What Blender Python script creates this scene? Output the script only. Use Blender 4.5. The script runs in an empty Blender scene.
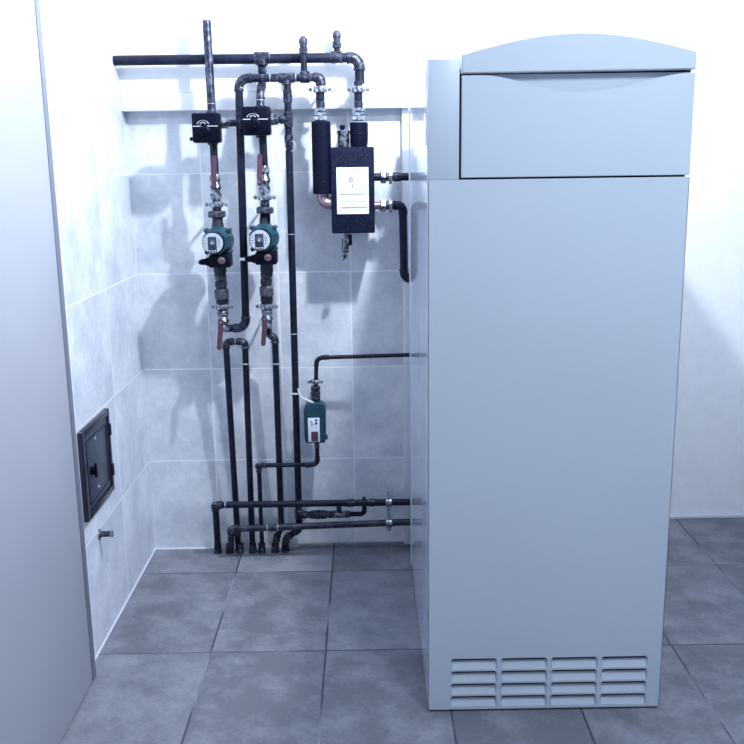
import bpy, bmesh, math, random
from mathutils import Vector, Matrix, Quaternion
random.seed(7)
scene = bpy.context.scene
col = scene.collection

# ---------------------------------------------------------------- camera
CAM = Vector((0, 0, 1.35))
F = 931.0
_X = Vector((0.99987889, -0.01459841, 0.00539308))   # world X in image axes (right, down, forward)
_Y = Vector((-0.00839347, -0.21403352, 0.97679025))
_V = Vector((0.01310529, 0.97671722, 0.21413014))    # world -Z in image axes
right = Vector((_X.x, _Y.x, -_V.x)).normalized()
down = Vector((_X.y, _Y.y, -_V.y)).normalized()
fwd = Vector((_X.z, _Y.z, -_V.z)).normalized()
cam_data = bpy.data.cameras.new('camera')
cam = bpy.data.objects.new('camera', cam_data)
col.objects.link(cam)
cam_data.sensor_width = 36.0
cam_data.lens = 36.0 * F / 744.0
cam_data.clip_start = 0.02
m = Matrix((right, -down, -fwd)).transposed().to_4x4()
cam.matrix_world = Matrix.Translation(CAM) @ m
scene.camera = cam

def at(px, py, Y):
    """point of the room seen at this pixel, at distance Y from the camera's wall"""
    r = Vector((px - 372.0, py - 372.0, F))
    d = Vector((r.dot(_X), r.dot(_Y), -r.dot(_V)))
    return CAM + d * (Y / d.y)

# ---------------------------------------------------------------- world, lights, exposure
w = bpy.data.worlds.new('world'); scene.world = w; w.use_nodes = True
w.node_tree.nodes['Background'].inputs[0].default_value = (0.55, 0.68, 1.0, 1)
w.node_tree.nodes['Background'].inputs[1].default_value = 0.03

def lamp(name, kind, loc, energy, color, size=0.1, rot=(0, 0, 0), size_y=None):
    d = bpy.data.lights.new(name, kind); d.energy = energy; d.color = color
    if kind == 'POINT': d.shadow_soft_size = size
    if kind == 'AREA':
        d.size = size
        if size_y: d.shape = 'RECTANGLE'; d.size_y = size_y
    o = bpy.data.objects.new(name, d); o.location = loc; o.rotation_euler = rot
    col.objects.link(o); return o
lamp('ceiling_lamp', 'POINT', (0.28, 2.33, 2.12), 92, (0.91, 0.965, 1.0), 0.03)
lamp('front_fill_light', 'AREA', (0.80, 0.95, 2.36), 28, (0.85, 0.935, 1.0), 0.6, (math.radians(15), 0, 0), 0.4)  # added soft fill that brightens the boiler front, not a known fixture

vs = scene.view_settings
scene.display_settings.display_device = 'sRGB'
vs.view_transform = 'Standard'; vs.look = 'None'
vs.exposure = 0.0; vs.gamma = 1.0; vs.use_curve_mapping = False

# ---------------------------------------------------------------- materials
def new_mat(name):
    mt = bpy.data.materials.new(name); mt.use_nodes = True
    nt = mt.node_tree
    return mt, nt, nt.nodes['Principled BSDF']

def ramp(nt, fac, c0, c1, p0=0.35, p1=0.65):
    r = nt.nodes.new('ShaderNodeValToRGB')
    r.color_ramp.elements[0].position = p0; r.color_ramp.elements[0].color = (*c0, 1)
    r.color_ramp.elements[1].position = p1; r.color_ramp.elements[1].color = (*c1, 1)
    nt.links.new(fac, r.inputs[0]); return r.outputs[0]

def noise(nt, scale, detail=3, rough=0.5, vec=None):
    n = nt.nodes.new('ShaderNodeTexNoise')
    n.inputs['Scale'].default_value = scale; n.inputs['Detail'].default_value = detail
    n.inputs['Roughness'].default_value = rough
    if vec is None:
        tc = nt.nodes.new('ShaderNodeTexCoord'); vec = tc.outputs['Object']
    nt.links.new(vec, n.inputs['Vector']); return n.outputs['Fac']

def bump(nt, h, strength, dist=0.01):
    b = nt.nodes.new('ShaderNodeBump'); b.inputs['Strength'].default_value = strength
    b.inputs['Distance'].default_value = dist
    nt.links.new(h, b.inputs['Height']); return b.outputs[0]

def simple(name, c0, c1=None, rough=0.5, metal=0.0, scale=60, bmp=0.0, p=(0.35, 0.65), coat=0, spec=None):
    mt, nt, bs = new_mat(name)
    f = noise(nt, scale)
    nt.links.new(ramp(nt, f, c0, c1 or c0, *p), bs.inputs['Base Color'])
    bs.inputs['Roughness'].default_value = rough; bs.inputs['Metallic'].default_value = metal
    bs.inputs['Coat Weight'].default_value = coat
    if spec is not None: bs.inputs['Specular IOR Level'].default_value = spec
    if bmp: nt.links.new(bump(nt, f, bmp, 0.002), bs.inputs['Normal'])
    return mt

M = {}
M['pipe'] = simple('dark pipe', (0.003, 0.005, 0.018), (0.011, 0.015, 0.038), 0.40, 0.0, 45, 0.15, spec=0.25)
M['pipe_bright'] = simple('worn pipe', (0.010, 0.014, 0.038), (0.15, 0.17, 0.24), 0.38, 0.5, 55, 0.3, (0.44, 0.75))
M['pipe_mid'] = simple('scuffed pipe', (0.008, 0.011, 0.030), (0.07, 0.08, 0.12), 0.38, 0.3, 35, 0.15, (0.40, 0.8))
M['fitting'] = simple('dark fitting', (0.009, 0.012, 0.030), (0.10, 0.115, 0.16), 0.4, 0.4, 90, 0.4, (0.45, 0.75))
M['solder'] = simple('solder ring', (0.25, 0.28, 0.36), (0.50, 0.54, 0.62), 0.4, 0.6, 120, 0.2)
M['steel'] = simple('zinc steel', (0.13, 0.15, 0.20), (0.58, 0.62, 0.70), 0.28, 0.9, 90, 0.15, (0.38, 0.6))
M['nickel'] = simple('nickel valve', (0.035, 0.040, 0.065), (0.40, 0.43, 0.50), 0.30, 0.9, 75, 0.4, (0.38, 0.62))
M['brass'] = simple('dull brass', (0.05, 0.055, 0.075), (0.16, 0.165, 0.20), 0.4, 0.7, 70, 0.2)
M['iron'] = simple('dark iron nut', (0.014, 0.017, 0.035), (0.09, 0.10, 0.14), 0.45, 0.5, 90, 0.3)
M['copper'] = simple('copper', (0.20, 0.13, 0.16), (0.46, 0.34, 0.38), 0.35, 0.7, 60, 0.1)
M['red'] = simple('dull red handle', (0.065, 0.028, 0.048), (0.10, 0.045, 0.07), 0.45, 0.0, 70, 0.1)
M['pink'] = simple('pink red', (0.17, 0.08, 0.12), (0.21, 0.11, 0.15), 0.5, 0, 50)
M['teal'] = simple('teal cast housing', (0.007, 0.042, 0.070), (0.013, 0.066, 0.100), 0.45, 0.1, 90, 0.15)
M['teal_dark'] = simple('dark cast housing', (0.003, 0.009, 0.022), (0.009, 0.024, 0.042), 0.5, 0.1, 120, 0.3)
M['black'] = simple('black plastic', (0.002, 0.003, 0.010), (0.004, 0.005, 0.015), 0.40, 0, 60, spec=0.08)
M['insul'] = simple('black foam sleeve', (0.002, 0.003, 0.013), (0.004, 0.006, 0.020), 0.55, 0, 120, 0.3, spec=0.08)
M['foam'] = simple('charcoal insulation shell', (0.003, 0.005, 0.018), (0.012, 0.017, 0.042), 0.75, 0, 170, 0.6, (0.4, 0.7), spec=0.1)
M['white'] = simple('white plastic', (0.70, 0.75, 0.84), None, 0.4)
M['dial_grey'] = simple('pale dial', (0.40, 0.45, 0.53), None, 0.5)
M['paper'] = simple('white paper', (0.66, 0.70, 0.76), (0.70, 0.73, 0.78), 0.7)
M['ink'] = simple('grey ink', (0.10, 0.12, 0.17), None, 0.7)
M['ink_light'] = simple('pale ink', (0.36, 0.40, 0.48), None, 0.7)
M['ink_dark'] = simple('dark ink', (0.02, 0.025, 0.05), None, 0.5)
M['silver'] = simple('silver mark', (0.55, 0.58, 0.68), None, 0.4, 0.2)
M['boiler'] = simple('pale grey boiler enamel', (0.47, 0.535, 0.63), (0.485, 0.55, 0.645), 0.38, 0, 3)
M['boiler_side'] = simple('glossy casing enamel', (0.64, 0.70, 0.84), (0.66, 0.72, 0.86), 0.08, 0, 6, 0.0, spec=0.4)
M['gap'] = simple('dark joints and slit shade', (0.012, 0.014, 0.03), None, 0.8)  # near-black for joints; doubles as painted shade in the vent louvers
M['plaster'] = simple('white plaster', (0.76, 0.79, 0.84), (0.80, 0.83, 0.88), 0.8, 0, 30, 0.1)
M['ceiling'] = simple('grey ceiling paint', (0.54, 0.57, 0.64), None, 0.9)
M['grey_wall'] = simple('grey wall paint', (0.44, 0.47, 0.53), None, 0.9)
M['trim'] = simple('white painted board', (0.76, 0.79, 0.85), (0.79, 0.82, 0.88), 0.5, 0, 12)
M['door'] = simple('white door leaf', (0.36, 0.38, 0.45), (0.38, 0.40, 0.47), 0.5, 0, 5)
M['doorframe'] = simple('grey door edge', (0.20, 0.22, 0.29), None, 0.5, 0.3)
M['hatch'] = simple('slate grey steel', (0.050, 0.060, 0.10), (0.065, 0.078, 0.125), 0.38, 0.35, 50, 0.1)
M['hatch_frame'] = simple('dark steel frame', (0.022, 0.026, 0.05), None, 0.3, 0.4)
M['caulk'] = simple('white sealant', (0.58, 0.62, 0.72), None, 0.6)

def tile_mat(name, ax, ay, tw, th, ox, oy, c_lo, c_hi, grout, mort, rough, nscale, tint=0.0, cut=None, groutdark=None):
    mt, nt, bs = new_mat(name)
    L = nt.links
    g = nt.nodes.new('ShaderNodeNewGeometry')
    s = nt.nodes.new('ShaderNodeSeparateXYZ'); L.new(g.outputs['Position'], s.inputs[0])
    def mth(op, a, b=None):
        n = nt.nodes.new('ShaderNodeMath'); n.operation = op
        for i, v in enumerate((a, b)):
            if v is None: continue
            if isinstance(v, (int, float)): n.inputs[i].default_value = v
            else: L.new(v, n.inputs[i])
        return n.outputs[0]
    u = mth('DIVIDE', mth('SUBTRACT', s.outputs[ax], ox), tw)
    v = mth('DIVIDE', mth('SUBTRACT', s.outputs[ay], oy), th)
    fu, fv = mth('FRACT', u), mth('FRACT', v)
    du = mth('MULTIPLY', mth('MINIMUM', fu, mth('SUBTRACT', 1, fu)), tw)
    dv = mth('MULTIPLY', mth('MINIMUM', fv, mth('SUBTRACT', 1, fv)), th)
    d = mth('MINIMUM', du, dv)
    mr = nt.nodes.new('ShaderNodeMapRange'); L.new(d, mr.inputs[0])
    mr.inputs[1].default_value = mort * 0.35; mr.inputs[2].default_value = mort * 0.65
    face = mr.outputs[0]                                   # 1 on tile, 0 on grout
    cid = nt.nodes.new('ShaderNodeCombineXYZ')
    L.new(mth('FLOOR', u), cid.inputs[0]); L.new(mth('FLOOR', v), cid.inputs[1])
    wn = nt.nodes.new('ShaderNodeTexWhiteNoise'); wn.noise_dimensions = '3D'; L.new(cid.outputs[0], wn.inputs['Vector'])
    # each tile gets its own piece of marbling
    sc = nt.nodes.new('ShaderNodeVectorMath'); sc.operation = 'SCALE'; L.new(wn.outputs['Color'], sc.inputs[0]); sc.inputs['Scale'].default_value = 7
    ad = nt.nodes.new('ShaderNodeVectorMath'); ad.operation = 'ADD'; L.new(g.outputs['Position'], ad.inputs[0]); L.new(sc.outputs[0], ad.inputs[1])
    n1 = noise(nt, nscale, 5, 0.62, ad.outputs[0]); n2 = noise(nt, nscale * 9, 4, 0.7, ad.outputs[0])
    f = mth('ADD', mth('MULTIPLY', n1, 0.7), mth('MULTIPLY', n2, 0.3))
    f = mth('ADD', f, mth('MULTIPLY', mth('SUBTRACT', wn.outputs['Value'], 0.5), tint))
    base = ramp(nt, f, c_lo, c_hi, 0.36, 0.64)
    mx = nt.nodes.new('ShaderNodeMix'); mx.data_type = 'RGBA'
    L.new(face, mx.inputs[0]); L.new(base, mx.inputs[7])
    if groutdark:
        gn = noise(nt, 3.5, 2, 0.5, g.outputs['Position'])
        L.new(ramp(nt, gn, groutdark, grout, 0.46, 0.66), mx.inputs[6])
    else:
        mx.inputs[6].default_value = (*grout, 1)
    L.new(mx.outputs[2], bs.inputs['Base Color'])
    bs.inputs['Roughness'].default_value = rough
    hh = mth('ADD', mth('MULTIPLY', face, 1.0), mth('MULTIPLY', n2, 0.12))
    L.new(bump(nt, hh, 0.35, 0.0015), bs.inputs['Normal'])
    return mt
WALL = 3.192
XL = -0.784
M['tile_back'] = tile_mat('marbled wall tile back', 0, 2, 0.2475, 0.3345, -0.546, 0.0015, (0.50, 0.545, 0.64), (0.80, 0.84, 0.90), (0.86, 0.89, 0.95), 0.005, 0.34, 5)
M['tile_left'] = tile_mat('marbled wall tile left', 1, 2, 0.386, 0.3345, WALL, 0.0015, (0.48, 0.52, 0.63), (0.78, 0.82, 0.90), (0.86, 0.89, 0.95), 0.005, 0.34, 5)
M['tile_floor'] = tile_mat('grey stone floor tile', 0, 1, 0.3305, 0.54, -0.1295, 2.437, (0.12, 0.13, 0.165), (0.25, 0.265, 0.32), (0.22, 0.24, 0.30), 0.0055, 0.6, 9, 0.25, groutdark=(0.035, 0.04, 0.07))

# ---------------------------------------------------------------- mesh helpers
def bas(d):
    d = Vector(d).normalized()
    a = Vector((0, 0, 1)) if abs(d.z) < 0.9 else Vector((1, 0, 0))
    u = d.cross(a).normalized(); return u, d.cross(u).normalized(), d

class MB:
    def __init__(s): s.bm = bmesh.new()
    def box(s, a, b, bev=0.0, seg=2):
        a, b = Vector(a), Vector(b)
        t = bmesh.new(); bmesh.ops.create_cube(t, size=1)
        for v in t.verts:
            v.co = Vector(((a.x + b.x) / 2 + v.co.x * abs(b.x - a.x), (a.y + b.y) / 2 + v.co.y * abs(b.y - a.y), (a.z + b.z) / 2 + v.co.z * abs(b.z - a.z)))
        if bev: bmesh.ops.bevel(t, geom=t.edges[:], offset=bev, segments=seg, affect='EDGES', profile=0.5)
        s.join(t); return s
    def join(s, t, mat=None):
        if mat is not None: t.transform(mat)
        me = bpy.data.meshes.new('tmp'); t.to_mesh(me); t.free(); s.bm.from_mesh(me); bpy.data.meshes.remove(me)
    def rings(s, rings, cap0=True, cap1=True, closed=True):
        vr = [[s.bm.verts.new(p) for p in r] for r in rings]
        n = len(rings[0])
        for i in range(len(vr) - 1):
            for k in range(n if closed else n - 1):
                k2 = (k + 1) % n
                s.bm.faces.new((vr[i][k], vr[i][k2], vr[i + 1][k2], vr[i + 1][k]))
        if cap0: s.bm.faces.new(vr[0][::-1])
        if cap1: s.bm.faces.new(vr[-1])
        return s
    def lathe(s, p, d, prof, n=24, rot=0.0):
        """profile of (distance along d, radius)"""
        p = Vector(p); u, v, d = bas(d)
        rs = []
        for t, r in prof:
            rs.append([p + d * t + (u * math.cos(2 * math.pi * k / n + rot) + v * math.sin(2 * math.pi * k / n + rot)) * max(r, 1e-5) for k in range(n)])
        return s.rings(rs)
    def cyl(s, p0, p1, r, n=20, bev=None):
        p0, p1 = Vector(p0), Vector(p1); L = (p1 - p0).length
        b = min(r * 0.18, L * 0.2) if bev is None else bev
        return s.lathe(p0, p1 - p0, [(0, r - b), (b, r), (L - b, r), (L, r - b)], n)
    def hexa(s, p0, p1, r, n=6, rot=0.0):
        p0, p1 = Vector(p0), Vector(p1); L = (p1 - p0).length; b = min(0.12 * r, L * .2)
        return s.lathe(p0, p1 - p0, [(0, r - b), (b, r), (L - b, r), (L, r - b)], n, rot)
    def tube(s, pts, r, n=16, cap=True):
        pts = [Vector(p) for p in pts]
        dirs = []
        for i in range(len(pts)):
            a = pts[max(i - 1, 0)]; b = pts[min(i + 1, len(pts) - 1)]
            dirs.append((b - a).normalized())
        u, v, _ = bas(dirs[0]); rs = []
        for i, p in enumerate(pts):
            if i:
                q = dirs[i - 1].rotation_difference(dirs[i]); u = q @ u; v = q @ v
            rr = r[i] if isinstance(r, (list, tuple)) else r
            rs.append([p + (u * math.cos(2 * math.pi * k / n) + v * math.sin(2 * math.pi * k / n)) * rr for k in range(n)])
        return s.rings(rs, cap, cap)
    def torus(s, c, d, R, r, n=28, m_=10, sx=1, a0=0, a1=2 * math.pi):
        c = Vector(c); u, v, d = bas(d); full = abs(a1 - a0 - 2 * math.pi) < 1e-4
        N = n if full else n + 1
        rs = []
        for i in range(N):
            a = a0 + (a1 - a0) * i / n
            o = u * math.cos(a) + v * math.sin(a)
            rs.append([c + o * (R + r * math.cos(2 * math.pi * k / m_)) + d * r * sx * math.sin(2 * math.pi * k / m_) for k in range(m_)])
        if full:
            rs.append(rs[0])
            s.rings(rs, False, False); bmesh.ops.remove_doubles(s.bm, verts=s.bm.verts, dist=1e-6)
        else: s.rings(rs)
        return s
    def prism(s, poly, axis, a, b, bev=0.0):
        """poly of 2-D points; axis 'y': points (x,z); axis 'x': points (y,z); axis 'z': points (x,y)"""
        def P(p, t):
            return {'y': (p[0], t, p[1]), 'x': (t, p[0], p[1]), 'z': (p[0], p[1], t)}[axis]
        t_ = bmesh.new()
        A = [t_.verts.new(P(p, a)) for p in poly]; B = [t_.verts.new(P(p, b)) for p in poly]
        n = len(poly)
        for k in range(n): t_.faces.new((A[k], A[(k + 1) % n], B[(k + 1) % n], B[k]))
        fa = t_.faces.new(A[::-1]); fb = t_.faces.new(B)
        bmesh.ops.recalc_face_normals(t_, faces=t_.faces)
        if bev: bmesh.ops.bevel(t_, geom=list(set(fa.edges[:] + fb.edges[:])), offset=bev, segments=2, affect='EDGES')
        s.join(t_); return s
    def build(s, name, mat, parent=None, angle=35):
        bmesh.ops.recalc_face_normals(s.bm, faces=s.bm.faces)
        me = bpy.data.meshes.new(name); s.bm.to_mesh(me); s.bm.free()
        me.shade_smooth(); me.set_sharp_from_angle(angle=math.radians(angle))
        me.materials.append(mat if not isinstance(mat, str) else M[mat])
        o = bpy.data.objects.new(name, me); col.objects.link(o)
        if parent is not None:
            o.parent = parent; o.matrix_parent_inverse = Matrix.Identity(4)
            off = world_loc(parent)
            me.transform(Matrix.Translation(-off))
        return o

def world_loc(o):
    v = Vector(o.location)
    while o.parent is not None:
        o = o.parent; v = v + Vector(o.location)
    return v

def thing(name, label, cat, loc, group=None):
    o = bpy.data.objects.new(name, None); o.empty_display_size = 0.05; col.objects.link(o)
    o.location = loc; o['label'] = label; o['category'] = cat
    if group: o['group'] = group
    return o
def tag(o, label, cat, group=None):
    o['label'] = label; o['category'] = cat
    if group: o['group'] = group
    return o
def struct(name, mb, mat):
    o = mb.build(name, mat); o['kind'] = 'structure'; return o

def fillet(pts, R, n=8):
    pts = [Vector(p) for p in pts]; out = [pts[0]]; arcs = []
    for i in range(1, len(pts) - 1):
        a, b, c = pts[i - 1], pts[i], pts[i + 1]
        d0 = (a - b).normalized(); d1 = (c - b).normalized()
        ang = d0.angle(d1)
        if ang > math.radians(172): out.append(b); continue
        t = min(R / math.tan(ang / 2), (a - b).length * 0.49, (c - b).length * 0.49)
        p0, p1 = b + d0 * t, b + d1 * t
        arc = []
        cen = b + (d0 + d1).normalized() * (t / math.cos(ang / 2))
        v0, v1 = p0 - cen, p1 - cen; th = v0.angle(v1)
        for k in range(n + 1):
            s_ = k / n
            arc.append(cen + (v0 * math.sin((1 - s_) * th) + v1 * math.sin(s_ * th)) / math.sin(th))
        out += arc; arcs.append((p0 + d0 * 0.006, arc, p1 + d1 * 0.006))
    out.append(pts[-1]); return out, arcs

def pipe_run(label, pts, r, R=0.026, mat='pipe', elbow_mat='fitting', bands=(), sleeves=(), tees=(), group=None, name='heating_pipe', elbow_scale=1.16, cat='pipe'):
    """a pipe with its elbows; bands and sleeves: (point, direction, half length)"""
    pts = [Vector(p) for p in pts]
    t = thing(name, label, cat, pts[-1], group)
    path, arcs = fillet(pts, R)
    MB().tube(path, r).build('pipe_tube', mat, t)
    for p0, arc, p1 in arcs:
        e = MB(); e.tube([p0] + arc + [p1], r * elbow_scale)
        d0 = (p0 - arc[0]).normalized(); d1 = (p1 - arc[-1]).normalized()
        e.cyl(p0 - d0 * .003, p0 + d0 * 0.004, r * (elbow_scale + 0.1)); e.cyl(p1 - d1 * .003, p1 + d1 * 0.004, r * (elbow_scale + 0.1))
        e.build('elbow', elbow_mat, t)
    for p, d, hl in bands:
        d = Vector(d).normalized(); p = Vector(p)
        MB().cyl(p - d * hl, p + d * hl, r * 1.12).build('band', 'solder', t)
    for p, d, hl in sleeves:
        d = Vector(d).normalized(); p = Vector(p)
        s_ = MB(); s_.lathe(p - d * hl, d, [(0, r * 1.12), (0.001, r * 1.2), (hl * 2 - 0.001, r * 1.2), (hl * 2, r * 1.12)])
        s_.build('coupling', elbow_mat, t)
    for p, d, hl, b, bl in tees:
        d = Vector(d).normalized(); p = Vector(p); b = Vector(b).normalized()
        s_ = MB(); s_.cyl(p - d * hl, p + d * hl, r * 1.22); s_.cyl(p, p + b * bl, r * 1.2)
        s_.build('tee', elbow_mat, t)
    return t

def on(p, q, s):                       # point on the line p-q
    return Vector(p).lerp(Vector(q), s)
def on_z(p, q, z):
    p, q = Vector(p), Vector(q); return p.lerp(q, (z - p.z) / (q.z - p.z))
def on_x(p, q, x):
    p, q = Vector(p), Vector(q); return p.lerp(q, (x - p.x) / (q.x - p.x))

# ---------------------------------------------------------------- the room
XR = 1.62; YN = -0.9; H = 2.45; RC = 3.42; XC = 0.345
struct('floor', MB().box((XL - 0.12, YN - .12, -0.08), (XR + .12, RC + .12, 0)), 'tile_floor')
struct('ceiling', MB().box((XL - 0.12, YN - .12, H), (XR + .12, RC + .12, H + 0.08)), 'ceiling')
struct('wall_back', MB().box((XL - 0.12, WALL, 0), (XC, WALL + 0.32, H)), 'tile_back')
struct('wall_left', MB().box((XL - 0.12, YN - .12, 0), (XL, WALL, H)), 'tile_left')
struct('wall_recess', MB().box((XC, RC, 0), (XR + .12, RC + .10, H)), 'plaster')
struct('wall_right', MB().box((XR, YN - .12, 0), (XR + .12, RC, H)), 'grey_wall')
struct('wall_front', MB().box((XL, YN - .12, 0), (XR, YN, H)), 'grey_wall')
struct('baseboard_right', MB().box((XC, RC - 0.014, 0), (XR, RC, 0.012), 0.002), 'caulk')
# boxed-out upper wall with a board along its lower edge
struct('wall_upper', MB().box((XL, WALL - 0.048, 1.598), (XC, WALL, H)), 'plaster')
struct('trim_1', MB().box((XL, WALL - 0.058, 1.540), (XC, WALL, 1.596), 0.002), 'trim')
# sealant lines in the corners
struct('trim_2', MB().prism([(WALL, 0), (WALL - 0.005, 0), (WALL, 0.005)], 'x', XL, -0.60), 'caulk')
struct('trim_3', MB().prism([(XL, 0), (XL + 0.0045, 0), (XL, 0.0045)], 'y', 1.2, WALL), 'caulk')
struct('trim_4', MB().prism([(XL, WALL), (XL + 0.004, WALL), (XL, WALL - 0.004)], 'z', 0.0, 1.54), 'caulk')
# skirting strip low on the back wall beside the boiler
struct('baseboard_back', MB().box((-0.26, WALL - 0.012, 0.0), (XC, WALL, 0.016), 0.002), 'tile_floor')
struct('trim_5', MB().box((0.1265, WALL - 0.030, 0.016), (0.152, WALL, 1.540), 0.002), 'trim')
# open door leaf lying back against the left wall
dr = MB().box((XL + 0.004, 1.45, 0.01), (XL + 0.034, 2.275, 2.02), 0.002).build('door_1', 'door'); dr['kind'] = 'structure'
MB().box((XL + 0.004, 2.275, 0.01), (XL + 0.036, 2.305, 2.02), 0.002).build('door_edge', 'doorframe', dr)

# ---------------------------------------------------------------- access hatch on the left wall
hy0, hy1, hz0, hz1 = 2.418, 2.692, 0.408, 0.662
t = thing('access_hatch', 'slate grey steel inspection hatch set in the tiled left wall', 'hatch', (XL, (hy0 + hy1) / 2, hz0))
f = MB(); fw = 0.018
f.box((XL, hy0, hz0), (XL + 0.014, hy0 + fw, hz1), 0.002); f.box((XL, hy1 - fw, hz0), (XL + 0.014, hy1, hz1), 0.002)
f.box((XL, hy0 + fw, hz0), (XL + 0.014, hy1 - fw, hz0 + fw), 0.002); f.box((XL, hy0 + fw, hz1 - fw), (XL + 0.014, hy1 - fw, hz1), 0.002)
f.build('frame', 'hatch_frame', t)
d = MB(); d.box((XL + 0.001, hy0 + fw + .003, hz0 + fw + .003), (XL + 0.010, hy1 - fw - .003, hz1 - fw - .003), 0.002)
leaf = d.build('hatch_door', 'hatch', t)
r_ = MB(); a, b, c_, e = hy0 + .036, hy1 - .036, hz0 + .036, hz1 - .036
r_.box((XL + .009, a, c_), (XL + .0125, b, c_ + .004), .001); r_.box((XL + .009, a, e - .004), (XL + .0125, b, e), .001)
r_.box((XL + .009, a, c_), (XL + .0125, a + .004, e), .001); r_.box((XL + .009, b - .004, c_), (XL + .0125, b, e), .001)
r_.build('raised_border', 'hatch_frame', leaf)
for (yy, zz) in ((2.545, 0.612), (2.545, 0.468)):
    MB().lathe((XL + 0.0095, yy, zz), (1, 0, 0), [(0, .0045), (.002, .004), (.003, .001)], 12).build('rivet', 'silver', leaf)
k = MB(); k.cyl((XL + .009, 2.487, 0.535), (XL + .022, 2.487, 0.535), 0.012); k.box((XL + .020, 2.483, .515), (XL + .027, 2.491, .556), .002)
k.build('latch', 'black', leaf)
for zz in (0.60, 0.475):
    MB().cyl((XL + .014, hy1 - 0.012, zz - .018), (XL + .014, hy1 - 0.012, zz + .018), 0.006).build('hinge', 'hatch_frame', t)

# peg below the hatch
SY, SZ = 2.545, 0.322
t = thing('wall_spigot', 'short dark metal spigot sticking out of the tiled left wall below the hatch', 'spigot', (XL, SY, SZ))
MB().lathe((XL, SY, SZ), (1, 0, 0), [(0, .016), (.004, .015), (.006, .010)]).build('flange', 'steel', t)
MB().cyl((XL + .004, SY, SZ), (XL + .038, SY, SZ + .001), 0.0085).build('stub', 'fitting', t)
MB().cyl((XL + .034, SY, SZ + .001), (XL + .040, SY, SZ + .001), 0.0098).build('cap', 'steel', t)

# ---------------------------------------------------------------- boiler
BX0, BX1, BY, BB = 0.143, 0.728, 2.121, 3.02
t = thing('boiler', 'tall pale grey floor standing boiler with control flap and vent slots', 'boiler', (0.435, 2.55, 0))
ft = 0.045
# front panel as one sheet with pressed vent slots
g = MB(); bm = g.bm
cx = [BX0]; 
cols = [(0.199 + 0.1262 * i, 0.199 + 0.1262 * i + 0.1165) for i in range(4)]
rows = [(0.0145 + 0.0345 * i, 0.0145 + 0.0345 * i + 0.0285) for i in range(4)]
zt = 1.580
fx0, fx1, fz0, fz1 = 0.2165, 0.7277, 1.324, 1.5
FZ = 1.3215          # lower lip of the flap opening
xs = sorted(set([BX0, BX1] + [v for c in cols for v in c]))
zs = sorted(set([0.006, FZ] + [v for c in rows for v in c]))
holes = set()
for c in cols:
    for r0 in rows: holes.add((round(c[0], 5), round(r0[0], 5)))
for i in range(len(xs) - 1):
    for j in range(len(zs) - 1):
        x0, x1, z0, z1 = xs[i], xs[i + 1], zs[j], zs[j + 1]
        if (round(x0, 5), round(z0, 5)) in holes:
            rc = 0.007; dp = 0.0145
            # rounded upper corners
            def arc(cxx, czz, a0, a1, n=5): return [(cxx + rc * math.cos(a0 + (a1 - a0) * k / n), czz + rc * math.sin(a0 + (a1 - a0) * k / n)) for k in range(n + 1)]
            top = arc(x1 - rc, z1 - rc, 0, math.pi / 2) + arc(x0 + rc, z1 - rc, math.pi / 2, math.pi)
            ring = [(x0, z0), (x1, z0)] + top
            fr = [bm.verts.new((p[0], BY, p[1])) for p in ring]
            bk = [bm.verts.new((p[0] + (0.003 if p[0] < (x0 + x1) / 2 else -0.003), BY + dp * (0.08 + 0.92 * max(0, (p[1] - z0) / (z1 - z0))), p[1])) for p in ring]
            n = len(ring)
            for k_ in range(n): bm.faces.new((fr[k_], fr[(k_ + 1) % n], bk[(k_ + 1) % n], bk[k_]))
            bm.faces.new(bk[::-1])
            # corner fillers
            for (cv, seg) in (((x1, z1), fr[2:8]), ((x0, z1), fr[8:14])):
                vv = bm.verts.new((cv[0], BY, cv[1]))
                for k_ in range(len(seg) - 1): bm.faces.new((vv, seg[k_ + 1], seg[k_]))
        else:
            bm.faces.new([bm.verts.new(p) for p in ((x0, BY, z0), (x1, BY, z0), (x1, BY, z1), (x0, BY, z1))])
bmesh.ops.remove_doubles(bm, verts=bm.verts, dist=1e-6)
g.box((BX0, BY + 0.0165, 0.006), (BX1, BY + ft, FZ))
g.box((BX0, BY, 0.006), (BX0 + .0012, BY + .017, FZ)); g.box((BX1 - .0012, BY, 0.006), (BX1, BY + .017, FZ))
g.build('front_panel', 'boiler', t)
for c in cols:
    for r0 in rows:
        MB().box((c[0] + .004, BY + .0045, r0[1] - .0070), (c[1] - .004, BY + .0150, r0[1] - .0008), 0.0006).build('vent_slit_shade', 'gap', t)  # dark bar put in as the shade at the top of each louver
# upper left cheek and its twin
MB().box((BX0, BY, FZ), (0.2115, BY + ft, zt), 0.0015).build('cheek', 'boiler', t)
# recess behind the flap
MB().box((0.213, BY + 0.030, FZ), (BX1 - .001, BY + ft - .001, 1.56)).build('flap_recess', 'gap', t)
# control flap, its upper edge dips to a finger grip
def sm(a, b, x): x = max(0, min(1, (x - a) / (b - a))); return x * x * (3 - 2 * x)
def dip(x):
    return 1.5445 - 0.037 * sm(0.26, 0.46, x) + 0.037 * sm(0.50, 0.72, x)
poly = [(fx0, fz0 + .0015), (fx1, fz0 + .0015)] + [(fx0 + (fx1 - fx0) * (1 - k / 30), dip(fx0 + (fx1 - fx0) * (1 - k / 30))) for k in range(31)]
MB().prism(poly, 'y', BY + 0.0005, BY + 0.016, 0.0012).build('control_flap', 'boiler', t)
# grip hollow behind the flap
MB().prism([(0.24, 1.49), (0.72, 1.49), (0.72, 1.5475), (0.24, 1.5475)], 'y', BY + 0.0235, BY + 0.0295).build('grip_hollow', 'boiler', t)
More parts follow.
